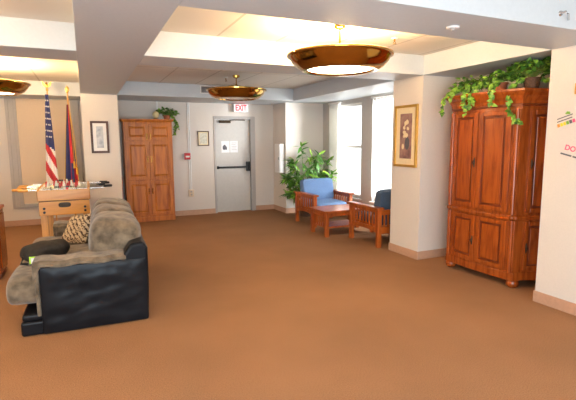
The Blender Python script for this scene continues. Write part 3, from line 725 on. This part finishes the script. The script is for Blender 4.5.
# pillow and bag lying on the sofa
mb = MB(); n = 16; rows = []
def pil(u, v_, s): 
    t_ = .075*((1-u**4)*(1-v_**4))**.5
    k = 1-.10*(1-abs(u*v_))
    return Vector((.185*u*k, .185*v_*k, s*t_))
for s in (1, -1):
    g = [[mb.bm.verts.new(pil(-1+2*i/n, -1+2*j/n, s)) for j in range(n+1)] for i in range(n+1)]
    for i in range(n):
        for j in range(n): mb._f([g[i][j], g[i+1][j], g[i+1][j+1], g[i][j+1]])
bmesh.ops.remove_doubles(mb.bm, verts=mb.bm.verts, dist=1e-4)
p = mb.build('throw_pillow', 'pattern', None, smooth=True); tag(p, 'cream and brown patterned throw pillow leaning on the grey sofa', 'pillow')
p.location = (-.11, 5.20, .575)
p.rotation_euler = (Matrix.Rotation(R(35), 3, 'Z') @ Matrix.Rotation(R(-52), 3, 'Y') @ Matrix.Rotation(R(12), 3, 'Z')).to_euler()
t = thing('cloth_bag', 'black cloth bag with small lime green tag on the sofa seat', 'bag', (-.36, 4.42, .462), R(8))
mb = MB(); mb.blob((0, 0, .085), .195, .15, .085, .75, .75, 48, 22, None, .22, 8); mb.build('body', 'cloth_black', t, smooth=True)
mb = MB(); mb.tube([(-.13, -.08, .09), (-.19, -.12, .07), (-.21, -.12, .02), (-.16, -.13, .012)], .012, 8); mb.build('strap', 'cloth_black', t, smooth=True)
MM = Matrix.Translation((-.115, -.155, .045)) @ Matrix.Rotation(R(-22), 4, 'Z')
mb = MB(); mb.box(-.032, .032, -.012, .012, .022, .032, MM); mb.box(-.032, -.022, -.012, .012, -.03, .022, MM); mb.box(.02, .032, -.012, .012, -.02, .022, MM); mb.build('tag', 'lime', t)
mb = MB(); mb.box(-.021, .019, -.008, .008, -.028, .021, MM); mb.build('tag_center', 'white', t)

# ---------------------------------------------------------------- foosball table
Fz = thing('foosball_table', 'pine foosball table behind the sofa, in front of the flags', 'foosball table', (-.29, 7.16, 0))
FL = .58
mb = MB(); mb.box(-.305, .305, -FL, -FL+.03, .54, .725); mb.box(-.305, .305, FL-.03, FL, .54, .725); mb.box(-.305, -.28, -FL+.03, FL-.03, .54, .725); mb.box(.28, .305, -FL+.03, FL-.03, .54, .725); mb.build('lower_cabinet', 'pine', Fz, bevel=.005)
mb = MB(); mb.box(-.318, .318, -FL-.012, -FL+.025, .735, .875); mb.box(-.318, .318, FL-.025, FL+.012, .735, .875); mb.box(-.318, -.285, -FL+.025, FL-.025, .735, .89); mb.box(.285, .318, -FL+.025, FL-.025, .735, .89); mb.build('upper_cabinet', 'pine', Fz, bevel=.008)
Bx(-.30, .30, -FL+.004, FL-.004, .725, .735).build('seam_strip', 'walnut', Fz)
Bx(-.284, .284, -FL+.026, FL-.026, .735, .76).build('playing_field', 'pitch', Fz)
for sx in (-1, 1):
    for sy in (-1, 1):
        Bx(sx*.255-.04, sx*.255+.04, sy*(FL-.085)-.045, sy*(FL-.085)+.045, 0, .54).build('leg', 'pine_leg', Fz, bevel=.005)
for sx in (-1, 1):
    for z in (.585, .635): MB().lathe([(.001, 0), (.017, 0), (.015, .008), (.001, .01)], seg=16).build('bolt', 'black', Fz).matrix_local = Matrix.Translation((sx*.245, -FL, z)) @ Matrix.Rotation(PI/2, 4, 'X')
mb = MB(); mb.loft([[Vector((.075*math.copysign(abs(math.cos(a))**.55, math.cos(a))*s, y, .675+.033*math.copysign(abs(math.sin(a))**.8, math.sin(a))*s)) for a in [2*PI*k/24 for k in range(24)]] for s, y in ((1, -FL-.001), (1, -FL-.008), (.78, -FL-.008), (.72, -FL-.003))]); mb.build('ball_return_cup', 'dark_wire', Fz)
for k in range(8):
    y = -FL+.10+(2*FL-.20)*k/7; sd = (-1, -1, 1, -1, 1, -1, 1, 1)[k]; sh = random.uniform(-.05, .05)
    rod = MB().tube([(-.46+sh, y, .872), (.46+sh, y, .872)], .008, 8)
    for q in (-1, 1): rod.tube([(q*.285-.02, y, .872), (q*.285+.02, y, .872)], .018, 10)
    rod = rod.build('rod', 'chrome', Fz, smooth=True)
    hx = sd*.46+sh
    h = MB().tube([(hx, y, .872), (hx+sd*.02, y, .872), (hx+sd*.11, y, .872), (hx+sd*.12, y, .872)], [.014, .019, .018, .010], 12)
    h.build('handle', 'pine' if sd < 0 else 'black', rod, smooth=True)
    npl = (1, 2, 3, 5, 5, 3, 2, 1)[k]
    for j in range(npl):
        x = sh+(j-(npl-1)/2)*.10
        m_ = MB(); m_.blob((x, y, .925), .013, .013, .016); m_.box(x-.016, x+.016, y-.010, y+.010, .862, .912); m_.box(x-.012, x+.012, y-.007, y+.007, .79, .862); m_.box(x-.013, x+.013, y-.016, y+.016, .775, .79)
        m_.build('player', 'white' if k % 2 else 'red', rod, bevel=.003)
mb = MB()
for k in range(2): mb.box(-.62, -.35, -.52+.05*k, -.485+.05*k, .845+.004*k, .862+.004*k)
# score counters at the end rails
for sy in (-1, 1):
    mb2 = MB().tube([(-.15, sy*FL, .915), (.15, sy*FL, .915)], .004, 6)
    for x in (-.15, .15): mb2.tube([(x, sy*FL, .872), (x, sy*FL, .918)], .005, 6)
    for x in (-.10, -.08, -.06, .04, .06, .09): mb2.box(x-.008, x+.008, sy*FL-.011, sy*FL+.011, .904, .926)
    mb2.build('score_counter', 'black', Fz)
mb.build('stick', 'pine', Fz) if False else mb.bm.free()

# ---------------------------------------------------------------- flags
def pole(t, topz, finial):
    MB().lathe([(.001, 0), (.135, 0), (.135, .02), (.06, .05), (.028, .07), (.024, .12), (.001, .12)], seg=28).build('base', 'gold', t, smooth=True)
    MB().tube([(0, 0, .1), (0, 0, topz)], .011, 10).build('pole', 'pine_leg', t, smooth=True)
    mb = MB(); mb.blob((0, 0, topz+.015), .02, .02, .022)
    if finial == 'eagle':
        mb.blob((0, 0, topz+.07), .018, .018, .045); mb.blob((-.006, -.012, topz+.12), .013, .016, .013)
        for s in (-1, 1): mb.loft([[Vector((s*x, y, topz+z)) for y in (-.006, .006)]+[Vector((s*x, y, topz+z2)) for y in (.006, -.006)] for x, z, z2 in ((.008, .05, .09), (.035, .06, .115), (.058, .085, .145), (.066, .13, .15))])
    else:
        mb.blob((0, 0, topz+.055), .03, .012, .045); mb.blob((0, 0, topz+.055), .008, .008, .065); mb.box(-.035, .035, -.007, .007, topz+.035, topz+.047)
    mb.build('finial', 'gold', t, smooth=True)
def drape(H0, H1, width, colour, nf, amp, seed, lean=0, nz=70, nx=48):
    random.seed(seed); mb = MB(); ph = random.uniform(0, 6); G = []
    for i in range(nz+1):
        t_ = i/nz; row = []; wd = width(t_)
        for j in range(nx+1):
            u = j/nx
            x = -.008+wd*(u-.55)+lean*t_; y = -.014+amp*(.4+.6*t_)*math.sin(u*2*PI*nf+ph+1.2*t_)-.022-.03*t_*math.sin(PI*u)
            z = H0+(H1-H0)*t_-(.05*u*t_)
            row.append(mb.bm.verts.new((x, y, z)))
        G.append(row)
    for i in range(nz):
        for j in range(nx):
            mb.mi = colour((i+.5)/nz, (j+.5)/nx); mb._f([G[i][j], G[i][j+1], G[i+1][j+1], G[i+1][j]])
    return mb, G
def us(t_, u):
    if t_ < .47+.06*u: return 2
    return 0 if int((t_*9.5-u*1.7+20)) % 2 == 0 else 1
t = thing('flag', 'red white and blue striped flag draped on its pole, left of two', 'flag', (-.49, 8.13, 0), 0, 'flags on poles behind the foosball table')
pole(t, 2.31, 'eagle')
mb, G = drape(2.25, .62, lambda q: .045+.13*min(1, q*1.25)**.9, us, 1.6, .018, 4)
P3 = [[v_.co.copy() for v_ in r] for r in G]
cl = mb.build('cloth', ['flag_red', 'flag_white', 'flag_blue'], t, smooth='leaf')
for i in range(4, 33, 4):
    for j in range(5+(i//4 % 2)*6, 47, 12):
        c = P3[i][j]; nn = (P3[i][j+1]-P3[i][j-1]).cross(P3[i+1][j]-P3[i-1][j]).normalized()
        if nn.y > 0: nn = -nn
        du = (P3[i][j+1]-P3[i][j-1]).normalized(); dv = nn.cross(du)
        if i/70 > .45 : continue
        st = MB(); pts = [c+nn*.004+(du*math.cos(PI/2+PI*k/5)+dv*math.sin(PI/2+PI*k/5))*(.019 if k % 2 == 0 else .008) for k in range(10)]
        ce = st.bm.verts.new(c+nn*.006); vs = [st.bm.verts.new(p_) for p_ in pts]
        for k in range(10): st._f([ce, vs[k], vs[(k+1) % 10]])
        st.build('star', 'flag_white', cl)
t = thing('flag', 'navy and red flag with gold fringe draped on its pole, right of two', 'flag', (-.205, 8.13, 0), 0, 'flags on poles behind the foosball table')
pole(t, 2.29, 'spear')
def state(t_, u): return 0 if u < .45 else (1 if u < .78 else 0) if t_ < .55 else (0 if u < .3 else 1 if u < .5 else 0 if u < .72 else 1)
mb, G = drape(2.10, .40, lambda q: .03+.20*min(1, q*1.2)**.95, state, 2.1, .018, 8)
P3 = [[v_.co.copy() for v_ in r] for r in G]
cl = mb.build('cloth', ['flag_blue', 'flag_red'], t, smooth='leaf')
fr = MB()
for jj in (0, 48): fr.tube([P3[i][jj]+Vector((0, -.006, 0)) for i in range(0, 71, 3)], [.0035+.002*(i/24) for i in range(24)], 6)
fr.tube([P3[70][j] for j in range(0, 49, 2)], .012, 6)
fr.build('fringe', 'fringe', cl, smooth=True)
mb = MB(); mb.tube([(0, -.02, 2.12), (.03, -.075, 1.7), (.035, -.09, 1.2)], .0045, 6); mb.lathe([(.001, .06), (.014, .05), (.02, -.06), (.001, -.06)], (.035, -.095, 1.14), 10)
mb.tube([(0, -.02, 2.12), (.06, -.075, 1.6), (.07, -.09, 1.1)], .0045, 6); mb.lathe([(.001, .06), (.014, .05), (.02, -.06), (.001, -.06)], (.07, -.095, 1.04), 10)
mb.build('tassel_cord', 'fringe', t, smooth=True)

# ---------------------------------------------------------------- console at the left edge
t = thing('wooden_console', 'dark reddish wooden console cut off by the left edge', 'console', (-1.22, 5.86, 0))
Bx(-.30, .30, -.22, .22, .06, .75).build('body', 'cherry', t, bevel=.006)
Bx(-.315, .315, -.235, .235, .75, .785).build('top', 'mission', t, bevel=.008)
Bx(-.29, .29, -.21, .21, 0, .06).build('plinth', 'cherry_dark', t)
for s in (-1, 1):
    d_ = Bx(*((-.28, -.005) if s < 0 else (.005, .28)), -.238, -.22, .1, .72).build('door', 'cherry', t, bevel=.005)
    MB().blob((s*.04, -.25, .45), .014, .014, .014).build('knob', 'brass', d_, smooth=True)
Bx(.30, .312, -.18, .18, .12, .70).build('side_panel', 'cherry', t, bevel=.006)
